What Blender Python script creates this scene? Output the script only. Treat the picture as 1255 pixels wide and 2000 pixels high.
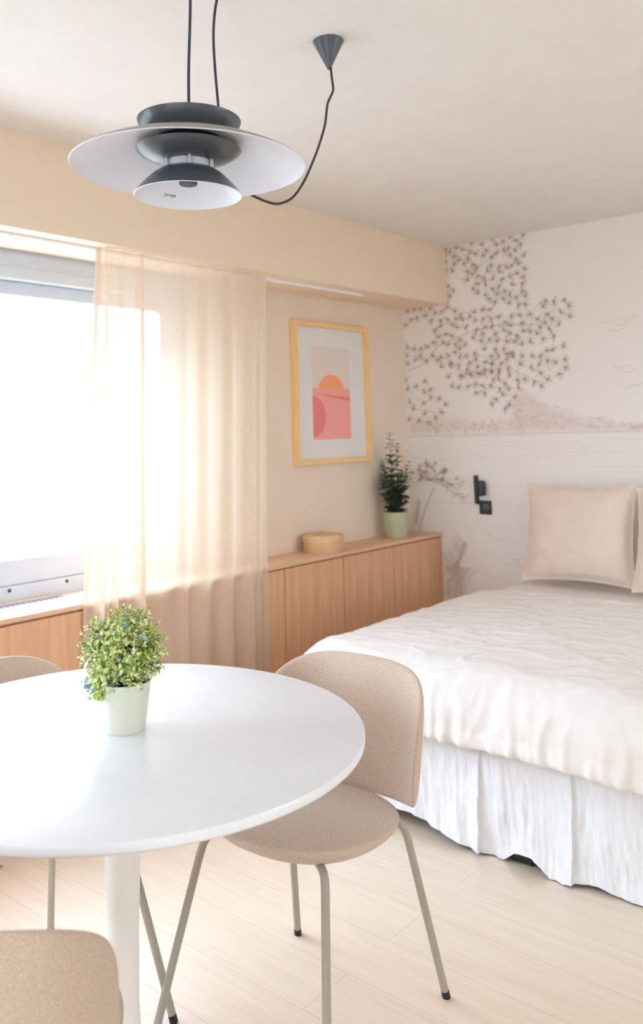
import bpy, math, random
import numpy as np
from mathutils import Vector, Matrix, noise

for o in list(bpy.data.objects):
    bpy.data.objects.remove(o)
SC = bpy.context.scene
COL = SC.collection
PI = math.pi

# ------------------------------------------------------------------ camera
F_PX, CX, CY = 1673.8165, 528.1151, 634.5543
YAW, PITCH, ROLL, EYE = .7316, .1204, -.0213, 1.38
fw = Vector((-math.sin(YAW)*math.cos(PITCH), math.cos(YAW)*math.cos(PITCH), math.sin(PITCH)))
rt = Vector((math.cos(YAW), math.sin(YAW), 0))
up = rt.cross(fw)
c_, s_ = math.cos(ROLL), math.sin(ROLL)
rt, up = c_*rt + s_*up, -s_*rt + c_*up
cam_d = bpy.data.cameras.new('camera')
cam = bpy.data.objects.new('camera', cam_d)
COL.objects.link(cam)
cam.matrix_world = Matrix(((rt.x, up.x, -fw.x, 0), (rt.y, up.y, -fw.y, 0), (rt.z, up.z, -fw.z, EYE), (0, 0, 0, 1)))
cam_d.sensor_fit = 'VERTICAL'
cam_d.sensor_height = 36
cam_d.sensor_width = 24
cam_d.lens = F_PX/2000*36
cam_d.shift_x = (627.5-CX)/2000
cam_d.shift_y = -(1000-CY)/2000
cam_d.clip_start = .05
cam_d.dof.use_dof = True
cam_d.dof.focus_distance = 2.05
cam_d.dof.aperture_fstop = 3.4
SC.camera = cam

# ------------------------------------------------------------------ light and exposure
world = bpy.data.worlds.new('daylight')
SC.world = world
world.use_nodes = True
bg = world.node_tree.nodes['Background']
bg.inputs[0].default_value = (.76, .89, 1.09, 1)
# hazy sky, brightest on the street side (towards -X), dimmer to the other sides and below the horizon
wn_ = world.node_tree
wtc = wn_.nodes.new('ShaderNodeTexCoord')
wsx = wn_.nodes.new('ShaderNodeSeparateXYZ')
wn_.links.new(wtc.outputs['Generated'], wsx.inputs[0])
wmx = wn_.nodes.new('ShaderNodeMapRange')
for k_, v_ in zip((1, 2, 3, 4), (-.6, .05, 10.2, 4.0)):
    wmx.inputs[k_].default_value = v_
wn_.links.new(wsx.outputs['X'], wmx.inputs[0])
wmz = wn_.nodes.new('ShaderNodeMapRange')
for k_, v_ in zip((1, 2, 3, 4), (-.10, .05, .36, 1.0)):
    wmz.inputs[k_].default_value = v_
wn_.links.new(wsx.outputs['Z'], wmz.inputs[0])
wmu = wn_.nodes.new('ShaderNodeMath')
wmu.operation = 'MULTIPLY'
wn_.links.new(wmx.outputs[0], wmu.inputs[0])
wn_.links.new(wmz.outputs[0], wmu.inputs[1])
wn_.links.new(wmu.outputs[0], bg.inputs[1])
wmf = wn_.nodes.new('ShaderNodeMapRange')
wmf.inputs[1].default_value, wmf.inputs[2].default_value = -.5, .4
wn_.links.new(wsx.outputs['X'], wmf.inputs[0])
wmc = wn_.nodes.new('ShaderNodeMix')
wmc.data_type = 'RGBA'
wn_.links.new(wmf.outputs[0], wmc.inputs['Factor'])
wmc.inputs['A'].default_value = (.70, .87, 1.14, 1)
wmc.inputs['B'].default_value = (.84, .90, 1.00, 1)
wn_.links.new(wmc.outputs['Result'], bg.inputs[0])
SC.view_settings.view_transform = 'Standard'
SC.view_settings.look = 'None'
SC.view_settings.gamma = 1
SC.view_settings.use_curve_mapping = False
SC.view_settings.exposure = 0.92
SC.cycles.use_denoising = True
SC.cycles.max_bounces = 14
SC.cycles.diffuse_bounces = 8
SC.cycles.glossy_bounces = 4
SC.cycles.transmission_bounces = 8
SC.cycles.transparent_max_bounces = 16
SC.cycles.caustics_reflective = False
SC.cycles.caustics_refractive = False
SC.cycles.sample_clamp_indirect = 8


def portal(name, loc, rot, sx, sy):
    d = bpy.data.lights.new(name, 'AREA')
    d.shape = 'RECTANGLE'
    d.size, d.size_y = sx, sy
    d.cycles.is_portal = True
    o = bpy.data.objects.new(name, d)
    o.location, o.rotation_euler = loc, rot
    COL.objects.link(o)


portal('window_daylight', (-3.34, 1.15, 1.45), (0, -PI/2, 0), 1.45, 3.5)
portal('side_fill_portal', (2.34, 3.2, 1.45), (0, PI/2, 0), 1.7, 1.8)  # portal for the fill window added on the right
portal('rear_fill_portal', (-.2, -2.44, 1.25), (-PI/2, 0, 0), 2.4, 2.2)  # portal for the fill window added behind the viewer


# ------------------------------------------------------------------ materials
def lin(r, g, b):
    f = lambda v: (v/255)/12.92 if v/255 <= .04045 else ((v/255+.055)/1.055)**2.4
    return (f(r), f(g), f(b), 1)


def mat(name):
    m = bpy.data.materials.new(name)
    m.use_nodes = True
    nt = m.node_tree
    return m, nt, nt.nodes['Principled BSDF']


def N(nt, kind, **kw):
    n = nt.nodes.new(kind)
    for k, v in kw.items():
        setattr(n, k, v)
    return n


def ramp(nt, stops):
    r = N(nt, 'ShaderNodeValToRGB')
    e = r.color_ramp.elements
    while len(e) > 1:
        e.remove(e[0])
    e[0].position, e[0].color = stops[0]
    for p, c in stops[1:]:
        x = e.new(p)
        x.color = c
    return r


def coords(nt, scale=(1, 1, 1)):
    tc = N(nt, 'ShaderNodeTexCoord')
    mp = N(nt, 'ShaderNodeMapping')
    mp.inputs['Scale'].default_value = scale
    nt.links.new(tc.outputs['Object'], mp.inputs[0])
    return mp.outputs[0]


def noisy(name, ca, cb, scale=30, rough=.6, bump=0.0, bscale=None, stretch=(1, 1, 1), detail=3, spec=.5, metal=0, sheen=0, bdist=.002):
    m, nt, b = mat(name)
    v = coords(nt, stretch)
    n = N(nt, 'ShaderNodeTexNoise')
    n.inputs['Scale'].default_value = scale
    n.inputs['Detail'].default_value = detail
    nt.links.new(v, n.inputs['Vector'])
    r = ramp(nt, [(.3, ca), (.7, cb)])
    nt.links.new(n.outputs['Fac'], r.inputs[0])
    nt.links.new(r.outputs[0], b.inputs['Base Color'])
    b.inputs['Roughness'].default_value = rough
    b.inputs['Specular IOR Level'].default_value = spec
    b.inputs['Metallic'].default_value = metal
    b.inputs['Sheen Weight'].default_value = sheen
    if bump:
        n2 = N(nt, 'ShaderNodeTexNoise')
        n2.inputs['Scale'].default_value = bscale or scale
        n2.inputs['Detail'].default_value = 4
        nt.links.new(v, n2.inputs['Vector'])
        bp = N(nt, 'ShaderNodeBump')
        bp.inputs['Strength'].default_value = bump
        bp.inputs['Distance'].default_value = bdist
        nt.links.new(n2.outputs['Fac'], bp.inputs['Height'])
        nt.links.new(bp.outputs[0], b.inputs['Normal'])
    return m


def island(name, stops, rough=.5, spec=.4, trans=0.0):
    """colour that differs from leaf to leaf"""
    m, nt, b = mat(name)
    g = N(nt, 'ShaderNodeNewGeometry')
    r = ramp(nt, stops)
    nt.links.new(g.outputs['Random Per Island'], r.inputs[0])
    nt.links.new(r.outputs[0], b.inputs['Base Color'])
    b.inputs['Roughness'].default_value = rough
    b.inputs['Specular IOR Level'].default_value = spec
    if trans:
        tl = N(nt, 'ShaderNodeBsdfTranslucent')
        mx = N(nt, 'ShaderNodeMixShader')
        mx.inputs[0].default_value = trans
        nt.links.new(r.outputs[0], tl.inputs[0])
        nt.links.new(b.outputs[0], mx.inputs[1])
        nt.links.new(tl.outputs[0], mx.inputs[2])
        nt.links.new(mx.outputs[0], nt.nodes['Material Output'].inputs[0])
    return m


def plain(name, col, rough=.5, spec=.5, metal=0, coat=0):
    m = noisy(name, col, tuple(x*.97 for x in col[:3])+(1,), 12, rough, spec=spec, metal=metal)
    m.node_tree.nodes['Principled BSDF'].inputs['Coat Weight'].default_value = coat
    return m


M = {}
M['ceiling'] = noisy('ceiling_paint', lin(228, 224, 218), lin(231, 228, 223), 8, .9, bump=.35, bscale=170, spec=.2, bdist=.003)
M['wall'] = noisy('beige_wall_paint', lin(231, 215, 196), lin(234, 219, 201), 6, .85, bump=.12, bscale=220, spec=.2)
M['beam'] = noisy('beam_paint', lin(234, 214, 188), lin(237, 218, 193), 6, .85, bump=.12, bscale=220, spec=.2)
M['white_wall'] = noisy('plain_wall_paint', lin(232, 226, 218), lin(235, 229, 222), 6, .85, spec=.2)
M['upvc'] = plain('window_plastic', lin(198, 206, 216), .45)
M['upvc_grey'] = plain('shutter_box_plastic', lin(198, 206, 214), .5)
M['dark_hole'] = plain('drain_hole_dark', lin(60, 58, 62), .7)
M['rail_white'] = plain('white_rail_paint', lin(240, 240, 240), .5)
M['table'] = plain('white_table_lacquer', lin(231, 234, 237), .24, .5)
M['pedestal'] = plain('cream_white_lacquer', lin(230, 227, 221), .35)
M['socket'] = plain('black_socket', lin(46, 50, 54), .45)
M['black'] = plain('dark_grey_lamp_paint', lin(74, 80, 86), .30, .6, coat=.25)
M['lamp_white'] = plain('white_lamp_enamel', lin(226, 231, 240), .35)
M['lamp_top'] = plain('grey_lamp_enamel', lin(150, 146, 140), .4)
M['cord'] = noisy('fabric_cord', lin(48, 52, 62), lin(72, 78, 92), 400, .8)
M['cord_dark'] = noisy('dark_cord', lin(52, 48, 46), lin(70, 64, 60), 400, .7)
M['chrome'] = plain('chrome', lin(225, 228, 230), .12, metal=1)
M['fabric'] = noisy('taupe_chair_fabric', lin(176, 154, 134), lin(210, 190, 170), 420, .95, bump=.5, bscale=500, spec=.15, sheen=.25, bdist=.001)
M['leg'] = plain('beige_metal_leg', lin(164, 154, 141), .38, .5)
M['cap'] = plain('black_rubber_cap', lin(30, 30, 32), .6)
M['skirt'] = noisy('white_linen', lin(222, 222, 222), lin(230, 230, 231), 60, .95, bump=.5, bscale=40, stretch=(1, 1, .3), spec=.1, bdist=.006)
M['duvet'] = noisy('cream_cotton', lin(226, 219, 211), lin(229, 223, 216), 20, .9, bump=.12, bscale=500, spec=.12, sheen=.1)
M['pillow'] = noisy('sand_cotton', lin(226, 209, 193), lin(230, 214, 199), 20, .9, bump=.12, bscale=500, spec=.12, sheen=.1)
M['frame_wood'] = noisy('pale_pine', lin(236, 196, 134), lin(246, 210, 152), 14, .5, stretch=(6, 6, .6))
M['bamboo'] = noisy('bamboo', lin(205, 165, 120), lin(228, 190, 148), 25, .55, stretch=(1, 1, 10), bump=.1)
M['pot_green'] = plain('sage_pot', lin(188, 194, 164), .4)
M['pot_pale'] = plain('pale_sage_pot', lin(214, 215, 198), .32)
M['soil'] = noisy('soil', lin(52, 48, 38), lin(78, 70, 54), 90, .95, bump=.8)
M['leaf'] = island('boxwood_leaf', [(0, lin(118, 152, 86)), (.22, lin(170, 194, 98)), (.5, lin(210, 220, 122)), (.75, lin(232, 234, 172)), (1, lin(248, 248, 224))], .4, .5, .25)
M['blue_leaf'] = island('blue_green_leaf', [(0, lin(122, 158, 154)), (.5, lin(156, 188, 184)), (1, lin(196, 218, 216))], .4, .5, .2)
M['dark_leaf'] = island('eucalyptus_leaf', [(0, lin(58, 78, 68)), (.5, lin(78, 102, 84)), (.9, lin(104, 128, 102)), (1, lin(140, 160, 124))], .5, .4, .1)
M['stem'] = plain('stem_brown', lin(96, 100, 66), .7)
M['mark'] = plain('grey_lettering', lin(120, 120, 122), .6)
M['plate'] = plain('black_wall_fitting', lin(44, 46, 48), .42)
M['plate_light'] = plain('charcoal_rocker', lin(78, 88, 94), .35)
M['grille'] = plain('blue_grey_grille', lin(140, 160, 200), .4)
M['paper'] = noisy('print_paper', lin(226, 224, 222), lin(230, 228, 226), 40, .8)
M['print_sky'] = noisy('print_sky', lin(226, 212, 204), lin(230, 214, 206), 60, .8)
M['print_pink'] = noisy('print_pink', lin(242, 160, 150), lin(248, 176, 166), 120, .8)
M['print_rose'] = noisy('print_rose', lin(232, 128, 128), lin(240, 142, 138), 120, .8)
M['print_sun'] = noisy('print_sun', lin(250, 160, 108), lin(252, 174, 124), 100, .8)
M['facade'] = noisy('pale_facade', lin(222, 222, 220), lin(228, 228, 226), 2, .9)
M['facade_glass'] = plain('facade_window_glass', lin(168, 176, 180), .3)
M['awning'] = plain('white_awning', lin(240, 240, 240), .8)
M['street'] = noisy('asphalt', lin(150, 150, 150), lin(165, 165, 165), 20, .9)


def wood(name, ca, cb, cc, vertical=True):
    m, nt, b = mat(name)
    v = coords(nt, (9, 9, .55) if vertical else (9, .5, 9))
    n = N(nt, 'ShaderNodeTexNoise')
    n.inputs['Scale'].default_value = 5
    n.inputs['Detail'].default_value = 8
    n.inputs['Roughness'].default_value = .62
    nt.links.new(v, n.inputs['Vector'])
    r = ramp(nt, [(.30, ca), (.52, cb), (.72, cc)])
    nt.links.new(n.outputs['Fac'], r.inputs[0])
    nt.links.new(r.outputs[0], b.inputs['Base Color'])
    b.inputs['Roughness'].default_value = .45
    return m


M['oak'] = wood('oak_veneer', lin(204, 154, 116), lin(218, 171, 132), lin(228, 184, 146))
M['oak_top'] = wood('oak_worktop', lin(212, 168, 132), lin(224, 184, 150), lin(232, 195, 163), False)

# floor boards run across the view (along X), 18 cm wide
m, nt, b = mat('oak_floor_boards')
tc = N(nt, 'ShaderNodeTexCoord')
mp = N(nt, 'ShaderNodeMapping')
mp.inputs['Location'].default_value = (.24, -2.227+.18*20, 0)
nt.links.new(tc.outputs['Object'], mp.inputs[0])
br = N(nt, 'ShaderNodeTexBrick', offset=.37, offset_frequency=2)
br.inputs['Scale'].default_value = 1
br.inputs['Brick Width'].default_value = 1.22
br.inputs['Row Height'].default_value = .18
br.inputs['Mortar Size'].default_value = .0009
br.inputs['Mortar Smooth'].default_value = .4
br.inputs['Color1'].default_value = (.15, .15, .15, 1)
br.inputs['Color2'].default_value = (.85, .85, .85, 1)
br.inputs['Mortar'].default_value = (.5, .5, .5, 1)
nt.links.new(mp.outputs[0], br.inputs['Vector'])
mp2 = N(nt, 'ShaderNodeMapping')
mp2.inputs['Scale'].default_value = (.9, 11, 1)
nt.links.new(tc.outputs['Object'], mp2.inputs[0])
ad = N(nt, 'ShaderNodeVectorMath', operation='ADD')
nt.links.new(mp2.outputs[0], ad.inputs[0])
nt.links.new(br.outputs['Color'], ad.inputs[1])
gn = N(nt, 'ShaderNodeTexNoise')
gn.inputs['Scale'].default_value = 4
gn.inputs['Detail'].default_value = 7
gn.inputs['Roughness'].default_value = .6
nt.links.new(ad.outputs[0], gn.inputs['Vector'])
gr = ramp(nt, [(.25, lin(218, 197, 172)), (.52, lin(225, 206, 182)), (.8, lin(231, 214, 193))])
nt.links.new(gn.outputs['Fac'], gr.inputs[0])
hs = N(nt, 'ShaderNodeHueSaturation')
mr = N(nt, 'ShaderNodeMapRange')
mr.inputs['To Min'].default_value = .95
mr.inputs['To Max'].default_value = 1.03
nt.links.new(br.outputs['Color'], mr.inputs[0])
nt.links.new(mr.outputs[0], hs.inputs['Value'])
nt.links.new(gr.outputs[0], hs.inputs['Color'])
mx = N(nt, 'ShaderNodeMix', data_type='RGBA')
nt.links.new(br.outputs['Fac'], mx.inputs['Factor'])
nt.links.new(hs.outputs[0], mx.inputs['A'])
mx.inputs['B'].default_value = lin(190, 166, 138)
nt.links.new(mx.outputs['Result'], b.inputs['Base Color'])
b.inputs['Roughness'].default_value = .34
b.inputs['Specular IOR Level'].default_value = .6
b.inputs['Coat Weight'].default_value = .7
b.inputs['Coat Roughness'].default_value = .38
M['floor'] = m

# window glass lets daylight straight through with a weak reflection
m = bpy.data.materials.new('window_glass')
m.use_nodes = True
nt = m.node_tree
nt.nodes.remove(nt.nodes['Principled BSDF'])
tr = N(nt, 'ShaderNodeBsdfTransparent')
tr.inputs[0].default_value = (.97, .98, .98, 1)
gl = N(nt, 'ShaderNodeBsdfGlossy')
gl.inputs['Roughness'].default_value = .02
mxs = N(nt, 'ShaderNodeMixShader')
mxs.inputs[0].default_value = .05
nt.links.new(tr.outputs[0], mxs.inputs[1])
nt.links.new(gl.outputs[0], mxs.inputs[2])
nt.links.new(mxs.outputs[0], nt.nodes['Material Output'].inputs[0])
M['glass'] = m

# thin half-sheer curtain cloth
m = bpy.data.materials.new('sheer_linen')
m.use_nodes = True
nt = m.node_tree
nt.nodes.remove(nt.nodes['Principled BSDF'])
v = coords(nt, (1, 1, 1))
wn = N(nt, 'ShaderNodeTexNoise')
wn.inputs['Scale'].default_value = 260
nt.links.new(v, wn.inputs['Vector'])
wr = ramp(nt, [(.3, lin(226, 206, 182)), (.7, lin(238, 221, 200))])
nt.links.new(wn.outputs['Fac'], wr.inputs[0])
df = N(nt, 'ShaderNodeBsdfDiffuse')
tl = N(nt, 'ShaderNodeBsdfTranslucent')
tr = N(nt, 'ShaderNodeBsdfTransparent')
m1 = N(nt, 'ShaderNodeMixShader')
m1.inputs[0].default_value = .30
m2 = N(nt, 'ShaderNodeMixShader')
m2.inputs[0].default_value = .22
nt.links.new(wr.outputs[0], df.inputs[0])
nt.links.new(wr.outputs[0], tl.inputs[0])
nt.links.new(df.outputs[0], m1.inputs[1])
nt.links.new(tl.outputs[0], m1.inputs[2])
nt.links.new(m1.outputs[0], m2.inputs[1])
nt.links.new(tr.outputs[0], m2.inputs[2])
nt.links.new(m2.outputs[0], nt.nodes['Material Output'].inputs[0])
M['curtain'] = m

# printed mural wallpaper: the pattern is a colour attribute of the wall mesh
m, nt, b = mat('mural_wallpaper')
at = N(nt, 'ShaderNodeAttribute', attribute_name='print')
nt.links.new(at.outputs['Color'], b.inputs['Base Color'])
b.inputs['Roughness'].default_value = .8
b.inputs['Specular IOR Level'].default_value = .2
M['mural'] = m


# ------------------------------------------------------------------ mesh helpers
class MB:
    def __init__(self):
        self.v, self.f, self.mi = [], [], []

    def add(self, verts, faces, mi=0):
        o = len(self.v)
        self.v += [tuple(p) for p in verts]
        self.f += [tuple(i+o for i in f) for f in faces]
        self.mi += [mi]*len(faces)
        return self

    def box(self, a, b, bev=0.0, mi=0):
        (x0, y0, z0), (x1, y1, z1) = a, b
        if bev <= 0:
            vs = [(x, y, z) for z in (z0, z1) for y in (y0, y1) for x in (x0, x1)]
            fs = [(0, 2, 3, 1), (4, 5, 7, 6), (0, 1, 5, 4), (2, 6, 7, 3), (0, 4, 6, 2), (1, 3, 7, 5)]
            return self.add(vs, fs, mi)
        # chamfered box: three insets per corner
        vs, idx = [], {}
        for sx in (0, 1):
            for sy in (0, 1):
                for sz in (0, 1):
                    p = ((x0, x1)[sx], (y0, y1)[sy], (z0, z1)[sz])
                    d = ((bev, -bev)[sx], (bev, -bev)[sy], (bev, -bev)[sz])
                    for ax in range(3):
                        q = [p[k]+(d[k] if k != ax else 0) for k in range(3)]
                        idx[(sx, sy, sz, ax)] = len(vs)
                        vs.append(q)
        fs = []
        for ax in range(3):
            for s in (0, 1):
                o1, o2 = [k for k in range(3) if k != ax]
                loop = []
                for (p, q) in ((0, 0), (1, 0), (1, 1), (0, 1)):
                    t = [0, 0, 0]
                    t[ax], t[o1], t[o2] = s, p, q
                    loop.append(idx[(*t, ax)])
                if (s == 0) != (ax == 1):
                    loop.reverse()
                fs.append(loop)
        for ax in range(3):       # edges running along ax
            o1, o2 = [k for k in range(3) if k != ax]
            for p in (0, 1):
                for q in (0, 1):
                    t0, t1 = [0, 0, 0], [0, 0, 0]
                    t0[o1] = t1[o1] = p
                    t0[o2] = t1[o2] = q
                    t1[ax] = 1
                    loop = [idx[(*t0, o1)], idx[(*t1, o1)], idx[(*t1, o2)], idx[(*t0, o2)]]
                    if ((p + q) % 2 == 0) != (ax == 1):
                        loop.reverse()
                    fs.append(loop)
        for sx in (0, 1):
            for sy in (0, 1):
                for sz in (0, 1):
                    loop = [idx[(sx, sy, sz, k)] for k in range(3)]
                    if (sx+sy+sz) % 2 == 0:
                        loop.reverse()
                    fs.append(loop)
        return self.add(vs, fs, mi)

    def lathe(self, prof, seg=48, o=(0, 0, 0), mi=0, closed=False):
        vs, fs = [], []
        for r, z in prof:
            for k in range(seg):
                a = 2*PI*k/seg
                vs.append((o[0]+r*math.cos(a), o[1]+r*math.sin(a), o[2]+z))
        n = len(prof)
        for i in range(n if closed else n-1):
            j = (i+1) % n
            for k in range(seg):
                l = (k+1) % seg
                fs.append((i*seg+k, i*seg+l, j*seg+l, j*seg+k))
        return self.add(vs, fs, mi)

    def tube(self, pts, r, seg=10, mi=0, cap=True):
        P = [Vector(p) for p in pts]
        R = r if isinstance(r, (list, tuple)) else [r]*len(P)
        vs, fs = [], []
        t0 = (P[1]-P[0]).normalized()
        ref = Vector((0, 0, 1)) if abs(t0.z) < .9 else Vector((1, 0, 0))
        nrm = t0.cross(ref).normalized()
        for i, p in enumerate(P):
            t = ((P[i+1] if i+1 < len(P) else p) - (P[i-1] if i else p)).normalized()
            nrm = (nrm - t*nrm.dot(t)).normalized()
            bn = t.cross(nrm)
            for k in range(seg):
                a = 2*PI*k/seg
                vs.append(p + (nrm*math.cos(a)+bn*math.sin(a))*R[i])
        for i in range(len(P)-1):
            for k in range(seg):
                l = (k+1) % seg
                fs.append((i*seg+k, i*seg+l, (i+1)*seg+l, (i+1)*seg+k))
        if cap:
            fs.append(tuple(reversed(range(seg))))
            fs.append(tuple((len(P)-1)*seg+k for k in range(seg)))
        return self.add(vs, fs, mi)

    def grid(self, rows, mi=0, loop=False):
        n, w = len(rows), len(rows[0])
        vs = [p for r in rows for p in r]
        fs = []
        for i in range(n-1):
            for k in range(w if loop else w-1):
                l = (k+1) % w
                fs.append((i*w+k, i*w+l, (i+1)*w+l, (i+1)*w+k))
        return self.add(vs, fs, mi)

    def build(self, name, mats, parent=None, loc=None, smooth=True, angle=40):
        me = bpy.data.meshes.new(name)
        me.from_pydata([tuple(p) for p in self.v], [], self.f)
        for mm in (mats if isinstance(mats, (list, tuple)) else [mats]):
            me.materials.append(mm)
        me.polygons.foreach_set('material_index', self.mi)
        if smooth:
            me.polygons.foreach_set('use_smooth', [True]*len(self.f))
            me.set_sharp_from_angle(angle=math.radians(angle))
        me.update()
        o = bpy.data.objects.new(name, me)
        if loc:
            o.location = loc
        COL.objects.link(o)
        if parent:
            o.parent = parent
        return o


def smoothpath(pts, n=8):
    P = [Vector(p) for p in pts]
    P = [2*P[0]-P[1]] + P + [2*P[-1]-P[-2]]
    out = []
    for i in range(1, len(P)-2):
        for k in range(n):
            t = k/n
            a, b2, c, d = P[i-1], P[i], P[i+1], P[i+2]
            out.append(.5*((2*b2)+(c-a)*t+(2*a-5*b2+4*c-d)*t*t+(3*b2-a-3*c+d)*t**3))
    out.append(P[-2])
    return out


def thing(name, label, cat, loc=(0, 0, 0), rz=0, group=None):
    o = bpy.data.objects.new(name, None)
    o.empty_display_size = .05
    COL.objects.link(o)
    o.location = loc
    o.rotation_euler = (0, 0, rz)
    return tag(o, label, cat, group)


def tag(o, label, cat, group=None):
    o['label'] = label
    o['category'] = cat
    if group:
        o['group'] = group
    return o


def struct(o, label, cat):
    o['kind'] = 'structure'
    return tag(o, label, cat)


def fbm(x, y, z=0, octv=4):
    s, a, t = 0, 1, 0
    for _ in range(octv):
        s += a*noise.noise((x, y, z))
        t += a
        a *= .5
        x, y, z = x*2.03+7.1, y*2.03-3.7, z*2.03+1.3
    return s/t


# ------------------------------------------------------------------ room shell
XW, YW, ZC = -3.08, 4.73, 2.5
XR, YF = 2.1, -2.2
struct(MB().box((-3.3, YF-.2, -.12), (XR+.2, YW+.2, 0)).build('floor', M['floor'], smooth=False), 'pale oak plank floor under the table and bed', 'floor')
struct(MB().box((-3.3, YF-.2, ZC), (XR+.2, YW+.2, ZC+.12)).build('ceiling', M['ceiling'], smooth=False), 'off-white stippled ceiling above the pendant lamp', 'ceiling')
WY0, WY1, WZ0, WZ1 = -.75, 2.88, .70, 2.16
w = MB()
w.box((XW-.2, YF-.2, 0), (XW, WY0, ZC)).box((XW-.2, WY1, 0), (XW, YW+.2, ZC))
w.box((XW-.2, WY0, 0), (XW, WY1, WZ0)).box((XW-.2, WY0, WZ1), (XW, WY1, ZC))
struct(w.build('wall_left', M['wall'], smooth=False), 'beige wall with the window and the framed print', 'wall')
w = MB()
w.box((XR, YF-.2, 0), (XR+.2, 2.3, ZC)).box((XR, 4.1, 0), (XR+.2, YW+.2, ZC)).box((XR, 2.3, 2.3), (XR+.2, 4.1, ZC)).box((XR, 2.3, 0), (XR+.2, 4.1, .6))  # opening made for the added side fill window
struct(w.build('wall_right', M['white_wall'], smooth=False), 'cream wall on the right of the room', 'wall')
# unseen wall behind the viewer, with an opening added to let in fill light
w = MB()
w.box((XW, YF-.2, 0), (-1.4, YF, ZC)).box((1.0, YF-.2, 0), (XR, YF, ZC)).box((-1.4, YF-.2, 2.35), (1.0, YF, ZC)).box((-1.4, YF-.2, 0), (1.0, YF, .15))
struct(w.build('wall_front', M['white_wall'], smooth=False), 'cream wall behind the viewer', 'wall')
struct(MB().box((XW, YF, 2.132), (-2.745, YW, ZC)).build('trim_1', M['beam'], smooth=False), 'beige dropped beam along the ceiling above window and curtain', 'beam')


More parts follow.
